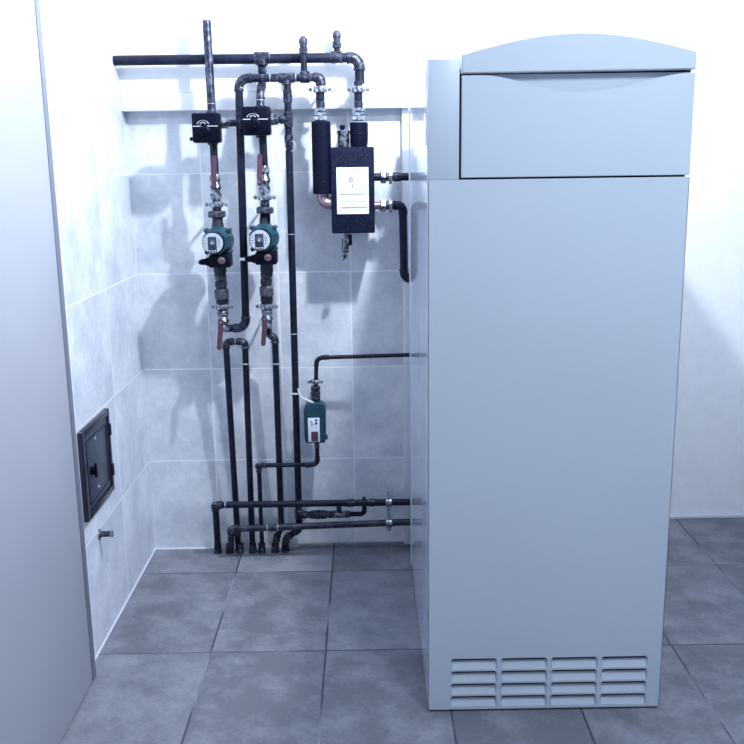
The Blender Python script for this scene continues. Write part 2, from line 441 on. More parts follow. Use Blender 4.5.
# cap with an arched crown
def crown(x):
    s = (x - 0.2165) / (BX1 - 0.2165)
    return 1.588 + 0.042 * math.sin(math.pi * max(0, min(1, s)))
poly = [(0.2165, 1.549), (BX1, 1.552)] + [(BX1 - (BX1 - 0.2165) * k / 30, crown(BX1 - (BX1 - 0.2165) * k / 30)) for k in range(31)]
MB().prism(poly, 'y', BY, BY + 0.10, 0.002).build('crown', 'boiler', t)
# side casing, a little lower than the front
MB().box((BX0 + .0005, BY + ft + .0005, 1.40), (BX1 - .0005, 2.285, 1.578), 0.001).build('hood', 'boiler_side', t)
cs = MB(); cs.prism([(BY + ft + .001, 0.006), (BB, 0.006), (BB, 1.533), (BY + ft + .001, 1.521)], 'x', BX0 + 0.001, BX1 - .001, 0.001)
cs.build('side_casing', 'boiler_side', t)
MB().box((BX0 - 0.0012, BB - 0.012, 0.008), (BX0 + 0.004, BB + 0.002, 1.533), 0.0005).build('rear_edge_strip', 'boiler_side', t)
MB().box((BX0 + .02, BY + .02, 0), (BX1 - .02, BB - .02, 0.0061)).build('plinth', 'gap', t)

# ---------------------------------------------------------------- pipework: depths of the layers
YU = 3.06            # upper pipes
YT = 3.085           # top manifold, behind
YB = 3.142           # feet of the pipes at the floor
r28, r22, r15 = 0.0150, 0.0108, 0.0078
P = at

def FT(px):
    q = P(px, 549.5, 3.150); q.z = 0.004; return q
# top manifold running along the wall
tl, tr_ = P(60, 60, YT), P(359.5, 57.5, YT)
tr_d = P(358.5, 82, YT)
pipe_run('thick dark heating pipe running highest along the wall and turning down at its right end',
         [(tl.x, YT, tr_.z), tr_, (tr_.x, YT - .0, P(359, 84, YT).z)], r28 * 1.05, 0.03, 'pipe', bands=[(P(269.5, 57.5, YT), (1, 0, 0), .0015)],
         tees=[(P(262, 58, YT), (1, 0, 0), .026, (0, 0, -1), .024)],
         sleeves=[(P(336.5, 57.3, YT), (1, 0, 0), .018)])
# second manifold in front
YS = 3.035
a0 = P(240.5, 112, YS); c1 = P(237.5, 78.3, YS); c2 = P(321, 77.5, YS)
x241 = P(239.5, 100, YS).x
z2 = (c1.z + c2.z) / 2
def vx(px, py, Y): return P(px, py, Y).x
zbot = P(246, 328, 3.075)
pipe_run('dark pipe dropping between both pump columns and hooking left into the lower left ball valve',
         [(P(262, 78, YS).x, YS, z2), (x241, YS, z2), (zbot.x, 3.075, zbot.z), (P(223, 328, 3.075).x, 3.075, zbot.z)], r22 * 1.18, 0.03, 'pipe',
         bands=[((x241 + .001, YS + .0015, P(240, 88, YS).z), (0, 0, 1), .0018)],
         sleeves=[((x241 + .002, YS + .004, P(241, 121, YS).z), (0, 0, 1), .024)])
pipe_run('dark pipe running right below the top pipe, turning down to the long foam sleeve',
         [(P(262, 78, YS).x, YS, z2), (c2.x, YS, z2), (c2.x, YS, P(320.5, 86, YS).z)], r22 * 1.18, 0.03, 'pipe_bright',
         bands=[(P(270, 78, YS), (1, 0, 0), .0015), (P(296, 77.8, YS), (1, 0, 0), .0015)],
         tees=[(P(286.5, 78, YS), (1, 0, 0), .026, (0, 0, -1), .022), (P(305, 78, YS), (1, 0, 0), .016, (0, 0, 1), .02)])

# long riser 4
x4a = P(287.3, 84, YS); p4b = P(299.3, 529, 3.132)
top4 = Vector((x4a.x, YS, z2 - .018))
foot4 = P(285, 538, 3.112)
foot4.y = 3.112
def on4(py):
    s = (py - 84) / (531 - 84)
    # intersect the pixel row with the straight riser
    lo, hi = 0.0, 1.0
    for _ in range(30):
        mid = (lo + hi) / 2; q = top4.lerp(p4b, mid)
        if row(q) < py: lo = mid
        else: hi = mid
    return top4.lerp(p4b, lo)
def row(q):
    v = Vector(q) - CAM; c = _X * v.x + _Y * v.y - _V * v.z
    return 372 + F * c.y / c.z
def on_row(p, q, py):
    lo, hi = 0.0, 1.0
    for _ in range(30):
        mid = (lo + hi) / 2
        if row(Vector(p).lerp(Vector(q), mid)) < py: lo = mid
        else: hi = mid
    return Vector(p).lerp(Vector(q), lo)
d4 = (p4b - top4)
pipe_run('longest dark riser, rightmost of the parallel pipes, from manifold to floor',
         [top4, p4b, P(286.5, 538, 3.135), FT(285)], r22 * 1.08, 0.02, 'pipe',
         bands=[(on4(y), d4, .0016) for y in (333.5, 392.5, 234)],
         sleeves=[(on4(96), d4, .020), (on4(140), d4, .016)],
         tees=[(on4(119.5), d4, .024, (-1, 0, 0), .026), (on4(514), d4, .018, (1, 0, 0), .02)])
# little loop of wire on the riser
lo = on4(146)
MBw = MB().torus(lo + Vector((0.004, -0.008, 0)), (0, 1, 0.1), 0.017, 0.0013, 20, 6)
wire = MBw.build('wire_loop', 'silver'); tag(wire, 'thin wire loop around the longest riser just below the right switch box', 'wire')

# ----- air vents standing on top of the manifolds
def stub(label, px, y0, y1, yb, Y):
    base = P(px + .6, yb, Y); base.y = Y
    x = base.x
    t = thing('air_vent_stub', label, 'air vent', base)
    ztop = P(px, y0, Y).z; zmid = P(px, y1, Y).z
    MB().cyl(base, (x, Y, zmid), 0.0100).build('stub_pipe', 'pipe', t)
    f = MB(); f.hexa((x, Y, zmid - .012), (x, Y, zmid + .006), 0.0155); f.cyl((x, Y, zmid + .006), (x, Y, ztop - .018), .0115)
    f.build('union', 'fitting', t)
    c = MB(); c.lathe((x, Y, ztop - .020), (0, 0, 1), [(0, .0135), (.004, .0145), (.014, .0135), (.018, .009), (.022, .008)])
    c.build('vent_cap', 'iron', t)
stub('slim dark air vent rising in front of the thick top pipe', 303.5, 37, 50, 74, YS)
stub('short dark air vent standing on the thick top pipe near its right end', 336.5, 31, 44, 55, YT)

# ----- risers into the switch boxes
YP = 3.045            # axis of pump columns
q = P(211.8, 112, YP)
tlp = P(208.8, 60, YP)
pipe_run('dark riser leaving the top of the left switch box', [(q.x - .004, YP + .01, P(209, 20, YP).z), q], r22 * 1.25, .03, 'pipe_bright', bands=[(on_z((q.x - .004, YP + .01, P(209, 20, YP).z), q, q.z + .025), (0, 0, 1), .0015)])
q0 = P(262, 66, YT); q1 = P(262.8, 80, YT + .01); q2 = P(260.5, 92, YP + .01); q3 = P(260.3, 108, YP)
pipe_run('short kinked riser from the top pipe into the right switch box', [q0, q1, q2, q3], r22 * 1.2, .04, 'pipe_bright', elbow_mat='pipe_bright', elbow_scale=1.03,
         bands=[(on(q2, q3, .55), q3 - q2, .0015)])

def clamp(label, c, r, axis=(0, 0, 1), ear=(1, 0, 0), group=None, wall=WALL, w=0.0075, earlen=0.013, mat='steel'):
    """pipe clamp: ring round the pipe, two screwed ears, stem to the wall"""
    c = Vector(c); axis = Vector(axis).normalized(); ear = Vector(ear)
    ear = (ear - axis * ear.dot(axis)).normalized(); back = Vector((0, 1, 0))
    t = thing('pipe_clamp', label, 'pipe clamp', c, group)
    g_ = MB(); g_.lathe(c - axis * w, axis, [(0, r * .9), (0, r + .0035), (.0015, r + .005), (2 * w - .0015, r + .005), (2 * w, r + .0035), (2 * w, r * .9)], 28)
    g_.build('ring', mat, t)
    for s in (-1, 1):
        e = c + ear * s * (r + .0045 + earlen * .45)
        f = MB()
        for k in (-1, 1):
            o = back * k * .0035
            f.cyl(e + o - back * .0016, e + o + back * .0016, .0068, 14)
        f.build('ear', mat, t)
        sc = MB(); sc.cyl(e - back * .011, e + back * .010, .0032, 10); sc.lathe(e - back * .014, back, [(0, .0034), (.002, .0042), (.0045, .0042)], 12)
        sc.build('screw', 'steel', t)
    MB().cyl(c + back * (r + .002), (c.x, wall, c.z), .0045, 10).build('stem', 'steel', t)
    return t

# ----- switch boxes (mixing valve motors)
def actuator(label, px0, px1, py0, py1, knobpx, Y=2.972, conn_px=None, conn_to=None, g='switch boxes above the pumps'):
    A = P(px0, py0, Y); B = P(px1, py1, Y)
    t = thing('mixing_valve_motor', label, 'valve motor', ((A.x + B.x) / 2, YP, B.z), g)
    h = MB(); dpt = 0.046
    h.box((A.x, Y, B.z), (B.x, Y + dpt, A.z), 0.006, 3); h.build('housing', 'black', t)
    zl = P(px0, py0 + (py1 - py0) * .45, Y).z
    MB().box((A.x + .004, Y - .0008, zl - .0012), (B.x - .006, Y + .0002, zl + .0012)).build('dividing_line', 'silver', t)
    cxx = A.x + (B.x - A.x) * .40; cz = A.z - (A.z - B.z) * .36
    s = MB()
    s.torus((cxx, Y - .0002, cz), (0, 1, 0), .0155, .0013, 14, 6, 0.6, math.radians(40), math.radians(140)) if False else None
    n = 12
    arc = [Vector((cxx + .019 * math.cos(math.radians(20 + 140 * k / n)), Y - .0004, cz - .006 + .016 * math.sin(math.radians(20 + 140 * k / n)))) for k in range(n + 1)]
    s.tube(arc, [0.0004 + .0009 * abs(k - n / 2) / n * 2 for k in range(n + 1)], 6)
    for k in range(5):
        a = math.radians(40 + 25 * k); s.box((cxx + .010 * math.cos(a) - .0014, Y - .0008, cz - .006 + .010 * math.sin(a) - .0014), (cxx + .010 * math.cos(a) + .0014, Y + .0002, cz - .006 + .010 * math.sin(a) + .0014))
    s.build('scale_marks', 'silver', t)
    kz = A.z - (A.z - B.z) * .62
    kn = MB(); kn.lathe((cxx + .004, Y + .001, kz), (0, -1, 0), [(0, .019), (.004, .019), (.006, .016), (.014, .0145), (.016, .012)], 28)
    kn.box((cxx + .001, Y - .022, kz - .013), (cxx + .007, Y - .012, kz + .013), .002)
    kn.build('knob', 'black', t)
    l_ = MB(); l_.box((A.x - .011, Y + .012, B.z + .006), (A.x + .004, Y + .026, B.z + .018), .003, 2); l_.build('side_lever', 'black', t)
    # valve body behind, side union
    v = MB(); cxv = (A.x + B.x) / 2 + .008
    v.cyl((cxv, YP, B.z - .006), (cxv, YP, A.z + .008), .0175); v.cyl((cxv, Y + dpt - .01, (A.z + B.z) / 2), (cxv, YP + .012, (A.z + B.z) / 2), .02)
    v.build('valve_body', 'fitting', t)
    if conn_to is not None:
        zc = P(conn_px, conn_to[1], YP).z; xe = conn_to[0]
        u = MB(); u.hexa((B.x - .01, YP, zc), (B.x + .012, YP, zc), .0195); u.cyl((B.x + .012, YP, zc), (B.x + .018, YP, zc), .0165)
        u.build('union_nut', 'nickel', t)
        MB().cyl((B.x + .016, YP, zc), (xe, YP, zc), .0108).build('side_pipe', 'fitting', t)
        u2 = MB(); u2.cyl((xe - .016, YP, zc), (xe - .002, YP, zc), .0135); u2.build('coupling', 'fitting', t)
    return t, cxv, A, B
yy_ = 123
_, cx1, A1, B1 = actuator('black switch box with a knob on the left pump column, lower of two', 191, 220.5, 113, 142.5, 0, conn_px=230, conn_to=(vx(241, 123, YS), 123))
_, cx2, A2, B2 = actuator('black switch box with a knob on the right pump column, higher of two', 241, 270.5, 106.5, 135, 0, conn_px=278, conn_to=(on4(119.5).x, 119.5))

# ----- one pump column
def valve(label, top, bot, handle_a, handle_b, pivot, w, Y, axisx, handle_up, g):
    """ball valve with lever; pixel rows top, bot; lever from handle_a to handle_b"""
    z0, z1 = P(0, bot, Y).z, P(0, top, Y).z
    x = axisx((top + bot) / 2); z0 = P(x_px(x, (top + bot) / 2, Y), bot, Y).z; z1 = P(x_px(x, (top + bot) / 2, Y), top, Y).z
    t = thing('ball_valve', label, 'ball valve', (x, Y, z0), g)
    L = z1 - z0; zm = (z0 + z1) / 2
    b = MB(); b.lathe((x, Y, z0), (0, 0, 1), [(0, w * .80), (L * .08, w * .95), (L * .26, w * .95), (L * .30, w * .78), (L * .36, w * .85), (L * .5, w * 1.08), (L * .64, w * .85), (L * .70, w * .78), (L * .74, w * .95), (L * .92, w * .95), (L, w * .80)], 24)
    b.build('valve_body', 'nickel', t)
    MB().hexa((x, Y, z0 + L * .05), (x, Y, z0 + L * .26), w * 1.08).build('hex_end', 'nickel', t)
    MB().hexa((x, Y, z1 - L * .24), (x, Y, z1 - L * .04), w * 1.08).build('hex_end', 'nickel', t)
    pv = P(pivot[0], pivot[1], Y - w - .018)
    s = MB(); s.cyl((pv.x, Y - w * .6, pv.z), (pv.x, Y - w - .014, pv.z), .0065); s.hexa((pv.x, Y - w - .022, pv.z), (pv.x, Y - w - .015, pv.z), .0085)
    s.cyl((pv.x, Y - w - .026, pv.z), (pv.x, Y - w - .021, pv.z), .0045)
    s.build('spindle', 'nickel', t)
    yh = Y - w - .018
    ha = P(handle_a[0], handle_a[1], yh - .004); hb = P(handle_b[0], handle_b[1], yh - .004)
    dn = -1 if hb.z < ha.z else 1
    hw = .0082
    h = MB()
    side = [(ha.x - hw * .8, ha.z - dn * .008), (ha.x + hw * .8, ha.z - dn * .008), (ha.x + hw, ha.z + dn * .02), (hb.x + hw * .95, hb.z - dn * .006), (hb.x + hw * .5, hb.z), (hb.x - hw * .5, hb.z), (hb.x - hw * .95, hb.z - dn * .006), (ha.x - hw, ha.z + dn * .02)]
    h.prism(side, 'y', yh - .006, yh + .001, .0015)
    h.build('lever', 'red', t)
    return t

def x_px(x, py, Y):
    lo, hi = 0.0, 744.0
    for _ in range(40):
        m_ = (lo + hi) / 2
        if P(m_, py, Y).x < x: lo = m_
        else: hi = m_
    return lo

def column(side, axis_px, rows_, g):
    """axis_px: list of (row, px) describing the column axis at depth YP"""
    def ax(py):
        for (r0, p0), (r1, p1) in zip(axis_px, axis_px[1:]):
            if r0 <= py <= r1 or (r1 == axis_px[-1][0] and py > r1):
                s = (py - r0) / (r1 - r0); return P(p0 + (p1 - p0) * s, py, YP).x
        return P(axis_px[0][1], py, YP).x
    def pt(py):
        x = ax(py); return Vector((x, YP, P(x_px(x, py, YP), py, YP).z))
    return ax, pt

def fitting_stack(name, label, cat, pt, items, g=None):
    """items: (kind, row0, row1, radius, material, part name)"""
    t = thing(name, label, cat, pt(items[-1][2]), g)
    for kind, r0, r1, rad, mt, pn in items:
        a, b = pt(r1), pt(r0); mb = MB()
        if kind == 'hex': mb.hexa(a, b, rad)
        elif kind == 'cyl': mb.cyl(a, b, rad)
        elif kind == 'rib':
            L = (b - a).length; pr = []
            n = 4
            for k in range(n): pr += [(L * k / n, rad * .86), (L * (k + .2) / n, rad), (L * (k + .8) / n, rad), (L * (k + 1) / n - 1e-5, rad * .86)]
            mb.lathe(a, b - a, pr)
        elif kind == 'cone':
            L = (b - a).length; mb.lathe(a, b - a, [(0, rad[0]), (L, rad[1])])
        mb.build(pn, mt, t)
    return t

def pump(side, pt, dc, g):
    """circulation pump; dc = dial centre in pixels"""
    YD = YP - 0.118
    c = P(dc[0], dc[1], YD)
    axz = c.z; x = pt(dc[1]).x
    c.x = (c.x + 0.0); 
    t = thing('circulation_pump', f'teal circulation pump with round white dial on the {side} pump column', 'pump', (x, YP, pt(268).z), g)
    xh = c.x
    # volute along the pipe
    v = MB()
    a, b = pt(276), pt(218)
    v.lathe((x, YP, a.z), (0, 0, 1), [(0, .019), (.010, .019), (.016, .021), (b.z - a.z - .02, .019), (b.z - a.z - .014, .017), (b.z - a.z, .017)])
    v.lathe((xh + .004, YP + .03, axz), (0, -1, 0), [(0, .030), (.01, .044), (.035, .047), (.05, .044)], 32)
    v.build('volute', 'teal_dark', t)
    # motor head: octagonal cast housing
    hshell = MB()
    hshell.lathe((xh + .004, YP - .012, axz), (0, -1, 0), [(0, .046), (.004, .0485), (.045, .047), (.062, .044), (.085, .038)], 8, math.pi / 8)
    hshell.build('motor_housing', 'teal', t)
    for sx, sz in ((-1, 1), (1, 1), (1, -1), (-1, -1)):
        p_ = Vector((xh + .004 + sx * .036, YP - .008, axz + sz * .034))
        bo = MB(); bo.cyl(p_, p_ + Vector((0, -.040, 0)), .0072, 12); bo.hexa(p_ + Vector((0, -.040, 0)), p_ + Vector((0, -.047, 0)), .0050); bo.build('flange_bolt', 'teal', t)
    d = MB(); d.lathe((xh, YD + .028, axz), (0, -1, 0), [(0, .0345), (.022, .0345), (.026, .0335)], 40); d.build('bezel', 'black', t)
    d = MB(); d.lathe((xh, YD + .004, axz), (0, -1, 0), [(0, .0318), (.003, .0318), (.0042, .0308)], 40)
    dial = d.build('dial', 'dial_grey', t)
    MB().box((xh - .014, YD - .003, axz - .028), (xh + .012, YD + .001, axz + .020), .0012).build('display', 'ink_dark', dial)
    k = MB(); k.lathe((xh - .001, YD - .0025, axz + .001), (0, -1, 0), [(0, .0085), (.003, .008), (.0045, .006)], 20); k.build('button', 'ink', dial)
    tk = MB()
    tk.box((xh - .003, YD - .0075, axz - .001), (xh + .000, YD - .0065, axz + .003))
    for i in range(3): tk.box((xh - .0115 + i * .0085, YD - .0038, axz - .0255), (xh - .0075 + i * .0085, YD - .0028, axz - .0215))
    tk.build('lit_marks', 'white', dial)
    ik = MB()
    for (dx, dz, wx) in ((-.026, .008, .006), (-.027, .000, .009), (-.025, -.008, .007), (-.021, .016, .004), (.017, .010, .007), (.017, .005, .009), (.018, -.001, .006), (.017, -.009, .008)):
        ik.box((xh + dx - .002, YD - .0007, axz + dz - .001), (xh + dx + wx - .002, YD + .001, axz + dz + .001))
    ik.build('dial_print', 'ink', dial)
    # terminal box under the dial with cable gland to the left
    zt_ = axz - .040; zb_ = zt_ - .040; yf = YD + .030
    bx = MB(); bx.box((xh - .020, yf, zb_), (xh + .046, YP - .012, zt_), .004, 2)
    bx.prism([(xh - .036, zb_ + .010), (xh - .018, zb_ + .003), (xh - .018, zt_ - .006), (xh - .036, zt_ - .012)], 'y', yf + .004, yf + .034, .002)
    bx.build('terminal_box', 'black', t)
    s = MB(); s.lathe((xh + .020, yf + .001, (zt_ + zb_) / 2 + .003), (0, -1, 0), [(0, .0115), (.003, .011), (.0045, .0085)], 20)
    sc = s.build('drain_screw', 'pink', t)
    MB().box((xh + .012, yf - .0045, (zt_ + zb_) / 2 + .0018), (xh + .028, yf - .0033, (zt_ + zb_) / 2 + .0042)).build('slot', 'ink_dark', sc)
    return t, (xh - .036, yf + .018, (zt_ + zb_) / 2 - .002)

def shaft(side, rows_px):
    ax, pt = column(side, rows_px, None, None)
    return ax, pt

# left column
axL, ptL = shaft('left', [(140, 213.3), (175, 215), (235, 218.2), (330, 224)])
axR, ptR = shaft('right', [(130, 262.3), (165, 264.3), (235, 265.5), (330, 267.3)])

def build_column(side, pt, top_row, v1, c1r, nut, dc, low, c2r, v2, gland_tip):
    pipe_run(f'short dark pipe below the {side} switch box', [pt(top_row), pt(v1[0] + 4)], r22 * 1.15, .03, 'pipe', group=None)
    valve(f'nickel ball valve with raised red lever above the {side} pump', v1[0], v1[1], v1[2], v1[3], v1[2], .0178, YP, lambda r_: pt(r_).x, True, None)
    clamp(f'steel pipe clamp directly above the {side} pump', pt(c1r), .0165, w=.009, earlen=.02)
    fitting_stack('pipe_union', f'dark iron union nut screwed onto the top of the {side} pump', 'union', pt,
                  [('cyl', v1[1], nut[0], .0145, 'fitting', 'collar'), ('hex', nut[0], nut[1], .0305, 'iron', 'nut'), ('cyl', nut[1], nut[1] + 9, .0165, 'black', 'gasket_neck')])
    t_, gl = pump(side, pt, dc, None)
    fitting_stack('pipe_union', f'stack of brass and dark screw fittings below the {side} pump', 'union', pt,
                  [('cyl', low, low + 6, .0190, 'iron', 'neck'), ('hex', low + 6, low + 12, .0215, 'fitting', 'nut'), ('cyl', low + 12, low + 15, .0175, 'fitting', 'neck'),
                   ('hex', low + 14, low + 24, .0250, 'brass', 'brass_nut'), ('rib', low + 24, low + 30, .0205, 'fitting', 'ribbed_collar'), ('cyl', low + 30, v2[0] + 1, .0185, 'fitting', 'neck')])
    clamp(f'steel pipe clamp below the {side} pump', pt(c2r), .0175, w=.008, earlen=.02)
    valve(f'nickel ball valve with hanging red lever below the {side} pump', v2[0], v2[1], v2[2], v2[3], v2[2], .0190, YP, lambda r_: pt(r_).x, False, None)
    return gl
gl1 = build_column('left', ptL, 141, (174, 200, (214.3, 185.5), (213.8, 155.5)), 204.3, (211, 217.5), (212.7, 243.3), 275, 306.5, (310, 331, (220.3, 322.5), (219.3, 350)), None)
gl2 = build_column('right', ptR, 134, (166, 194, (259.8, 183), (259.8, 154)), 197.3, (207, 213.5), (259.7, 240.3), 272, 306.3, (309, 328, (264.5, 319), (263.3, 346)), None)

# pump cables
def cable(label, pts, r, mat, cat='cable', name='cable'):
    path, _ = fillet(pts, .03, 6)
    o = MB().tube(path, r, 10).build(name, mat); tag(o, label, cat); return o
def gland(label, gl, tipmat, L):
    g0 = Vector(gl)
    t = thing('cable_plug', label, 'plug', g0)
    MB().lathe(g0, (-1, 0, -.06), [(0, .0095), (.004, .010), (.011, .009), (.016, .007), (.018, .0065)], 16).build('plug_body', 'black', t)
    MB().lathe(g0 + Vector((-.016, 0, -.0010)), (-1, 0, .02), [(0, .0055), (L, .0045), (L + .002, .002)], 12).build('cable_end', tipmat, t)
gland('black cable plug on the left side of the left pump', gl1, 'silver', .006)
gland('cable plug with white cable tip on the left side of the right pump', gl2, 'white', .018)

# ----- pipes below the valves
YV = 3.075
def FT_old(px): return None
# inverted U under the left valve
uL, uR = P(225.8, 341, YV), P(245, 341.5, YV)
z = uR.z
fl = FT(238.5); fr_ = FT(252.6)
pipe_run('dark pipe arching over and down below the left ball valve',
         [fl, (uL.x, YV, z), (uR.x, YV, z), fr_], r22, .014, 'pipe',
         bands=[(on_row((uR.x, YV, z), fr_, 363.7), (0, 0, 1), .003), (P(235.5, 341.3, YV), (1, 0, 0), .0014)],
         sleeves=[(on_row(fl, (uL.x, YV, z), 519) if False else Vector(fl).lerp(Vector((uL.x, YV, z)), .10), (0, 0, 1), .016)])
p0 = ptR(327); p1 = P(268.5, 334, YV); p2 = P(275, 339, YV); p3 = P(281.3, 527, 3.142)
pipe_run('dark pipe bending right below the right valve and running down to the floor',
         [p0, (p1.x, YV, p1.z), (p2.x, YV, P(275, 338, YV).z), p3, P(276.5, 538, 3.150), FT(275.5)], r22, .014, 'pipe',
         bands=[(on_row(p2, p3, 363.7), (0, 0, 1), .003)])

# ----- small pump branch
YQ = 3.085
h0 = P(450, 353.0, YQ); e0 = P(316.5, 357.8, YQ)
s_top = P(315.8, 388, YQ)
pipe_run('thin dark pipe running right to the boiler above the small pump', [(0.30, YQ, P(410, 354, YQ).z), (e0.x, YQ, e0.z), (s_top.x, YQ, s_top.z)], r15 * .9, .022, 'pipe', elbow_mat='pipe', sleeves=[(P(326, 357.3, YQ), (1, 0, 0), .010)])
def ptS(py):
    x = P(315.8, 400, YQ).x; return Vector((x, YQ, P(x_px(x, py, YQ), py, YQ).z))
clamp('small steel pipe clamp above the small teal pump', ptS(381.5), .0105, w=.0065, earlen=.014)
fitting_stack('pipe_fitting', 'mottled dark screw fitting between small clamp and small teal pump', 'fitting', ptS,
              [('rib', 386, 405, .0160, 'fitting', 'body'), ('cyl', 403, 408, .0105, 'iron', 'neck')])
yf = YQ - .055
A = P(303.5, 405.5, yf); B = P(325.6, 444, yf)
t = thing('small_circulation_pump', 'small boxy teal pump with white label plate in front of the wall tiles', 'pump', ((A.x + B.x) / 2, YQ, B.z))
hb = MB(); wd = B.x - A.x
prof = [(A.x + .004, B.z), (B.x - .003, B.z), (B.x, B.z + .012), (B.x + .001, A.z - .022), (B.x - .007, A.z - .003), (B.x - .016, A.z), (A.x + .014, A.z), (A.x + .005, A.z - .004), (A.x - .001, A.z - .022), (A.x, B.z + .012)]
hb.prism(prof, 'y', yf + .008, YQ + .022, .006)
hb.build('housing', 'teal', t)
fc = MB(); fc.prism([(A.x + .006, B.z + .004), (B.x - .007, B.z + .004), (B.x - .004, A.z - .022), (B.x - .011, A.z - .004), (A.x + .011, A.z - .004), (A.x + .003, A.z - .022)], 'y', yf, yf + .010, .003)
fc.build('front_cover', 'teal', t)
la = P(307.8, 418, yf - .001); lb = P(320, 441.8, yf - .001)
lp = MB().box((la.x, yf - .0015, lb.z), (lb.x, yf + .0005, la.z), .0005).build('label_plate', 'white', t)
MB().box((la.x + .010, yf - .0022, lb.z + .002), (lb.x - .006, yf - .0012, lb.z + .036)).build('red_field', 'red', lp)
ik = MB()
for (dx, dz, ww, hh) in ((.024, -.008, .008, .006), (.024, -.019, .008, .008), (.008, -.012, .006, .002), (.008, -.017, .010, .002), (.009, -.023, .011, .002), (.008, -.029, .006, .0015), (.025, -.031, .004, .0015)):
    ik.box((la.x + dx, yf - .0022, la.z + dz - hh / 2), (la.x + dx + ww, yf - .0012, la.z + dz + hh / 2))
ik.build('print', 'ink_dark', lp)
sd = MB(); sd.cyl((B.x - .001, YQ - .012, B.z + .012), (B.x + .006, YQ - .012, B.z + .012), .009); sd.build('side_plug', 'teal', t)
nk = MB(); nk.hexa(ptS(448.5), ptS(442), .0095); nk.build('outlet_nut', 'iron', t)
# cable of the small pump
c0 = ptS(405) + Vector((-.002, -.014, 0)); b4 = on4(393)
cable('short white cable curving from the small teal pump to the longest riser',
      [c0, c0 + Vector((-.006, -.004, .014)), c0 + Vector((-.030, -.002, .022)), P(303, 398.5, 3.085), b4 + Vector((.014, -.012, -.004)), b4 + Vector((.010, -.015, .018))], .0034, 'white')
tie = MB().torus(b4, d4, r22 * 1.12 + .0022, .0016, 24, 8).build('cable_tie', 'white'); tag(tie, 'white cable tie around the longest riser at the white cable', 'cable tie')
cm = ptS(446); cz = P(316, 464.5, YQ).z
hx = P(258.8, 464.8, YQ)
f3 = FT(262.3)
pipe_run('thin dark pipe running left from below the small pump, then down to the floor',
         [ptS(447), (ptS(447).x, YQ, cz), (hx.x, YQ, cz), f3], r15 * 1.0, .018, 'pipe',
         sleeves=[(P(308, 465, YQ), (1, 0, 0), .009), (P(262.5, 465, YQ), (1, 0, 0), .004)])
pb = MB().lathe((hx.x, YQ - .004, cz), (0, -1, 0), [(0, .012), (.008, .012), (.011, .009), (.012, .004)], 20).build('pipe_plug', 'fitting')
tag(pb, 'round dark plug on the left corner of the thin crossing pipe', 'plug')

# ----- two horizontal pipes low in front of the risers
YH = 3.082
def hpipe(label, py_l, py_r, px_l, fpx, cl_px, bands, sleeves, mat='pipe'):
    a = P(px_l, py_l, YH); b = P(410, py_r, YH); b2 = a.lerp(b, 1.35)
    ft_ = FT(fpx)
    tt = pipe_run(label, [b2, a, ft_], r22 * 1.08, .013, mat, bands=[(on_x(a, b, vx(p, (py_l + py_r) / 2, YH)), b - a, .0022) for p in bands],
                  sleeves=[(on_x(a, b, vx(p, (py_l + py_r) / 2, YH)), b - a, .012) for p in sleeves])
    pl = MB().lathe((a.x, YH - .006, a.z), (0, -1, 0), [(0, .0135), (.008, .0135), (.012, .010)], 20).build('corner_plug', 'fitting', tt)
    return a, b
h1a, h1b = hpipe('upper of two dark pipes crossing low in front of the risers', 505, 502, 215.3, 218.0, 388.8, [225.5], [351, 371])
h2a, h2b = hpipe('lower of two dark pipes crossing low in front of the risers', 529, 522, 231.3, 230.8, 388.8, [236, 267.3, 277.7], [272.5], 'pipe_mid')
for (aa, bb, lab) in ((h1a, h1b, 'zinc pipe clamp on the upper of the two low crossing pipes'), (h2a, h2b, 'zinc pipe clamp on the lower of the two low crossing pipes')):
    c = on_x(aa, bb, vx(388.8, 510, YH))
    clamp(lab, c, .0125, axis=(bb - aa), ear=(0, 0, 1), w=.0105, earlen=.012)
# bypass between riser and upper crossing pipe
by = 514.5
b0 = on4(514.5); YY = 3.105
def ptH(px, py=514.5):
    return P(px, py, YY)
zb = ptH(320).z
t = thing('overflow_valve', 'short bypass valve assembly joining the longest riser and upper crossing pipe', 'valve', (ptH(320).x, YY, zb))
def seg(px0, px1, r, part, mt, hexn=0):
    a = Vector((ptH(px0).x, YY, zb)); b = Vector((ptH(px1).x, YY, zb)); mb = MB()
    (mb.hexa if hexn else mb.cyl)(a, b, r); return mb.build(part, mt, t)
seg(300, 308, .009, 'inlet', 'fitting'); seg(303, 307.5, .0135, 'inlet_nut', 'iron', 6)
body = MB(); a = Vector((ptH(307).x, YY, zb)); L = ptH(329).x - ptH(307).x
body.lathe(a, (1, 0, 0), [(0, .009), (L * .12, .013), (L * .3, .0165), (L * .34, .0145), (L * .38, .0165), (L * .6, .0165), (L * .64, .0145), (L * .7, .0165), (L * .88, .0135), (L, .010)])
body.build('valve_body', 'iron', t)
seg(328, 333, .0125, 'nut', 'fitting', 6); seg(333, 345, .0135, 'tee_body', 'nickel'); seg(344, 350, .0125, 'outlet_nut', 'iron', 6)
up = MB(); u0 = Vector((ptH(339).x, YY, zb)); up.cyl(u0, (u0.x, YY, on_x(h1a, h1b, u0.x).z), .0085); up.build('riser_stub', 'fitting', t)
ob = MB(); e1 = Vector((ptH(364.5).x, YY, zb)); path, _ = fillet([Vector((ptH(349).x, YY, zb)), e1, (e1.x, YY, on_x(h1a, h1b, e1.x).z)], .014); ob.tube(path, .0085); ob.build('outlet_bend', 'pipe', t)
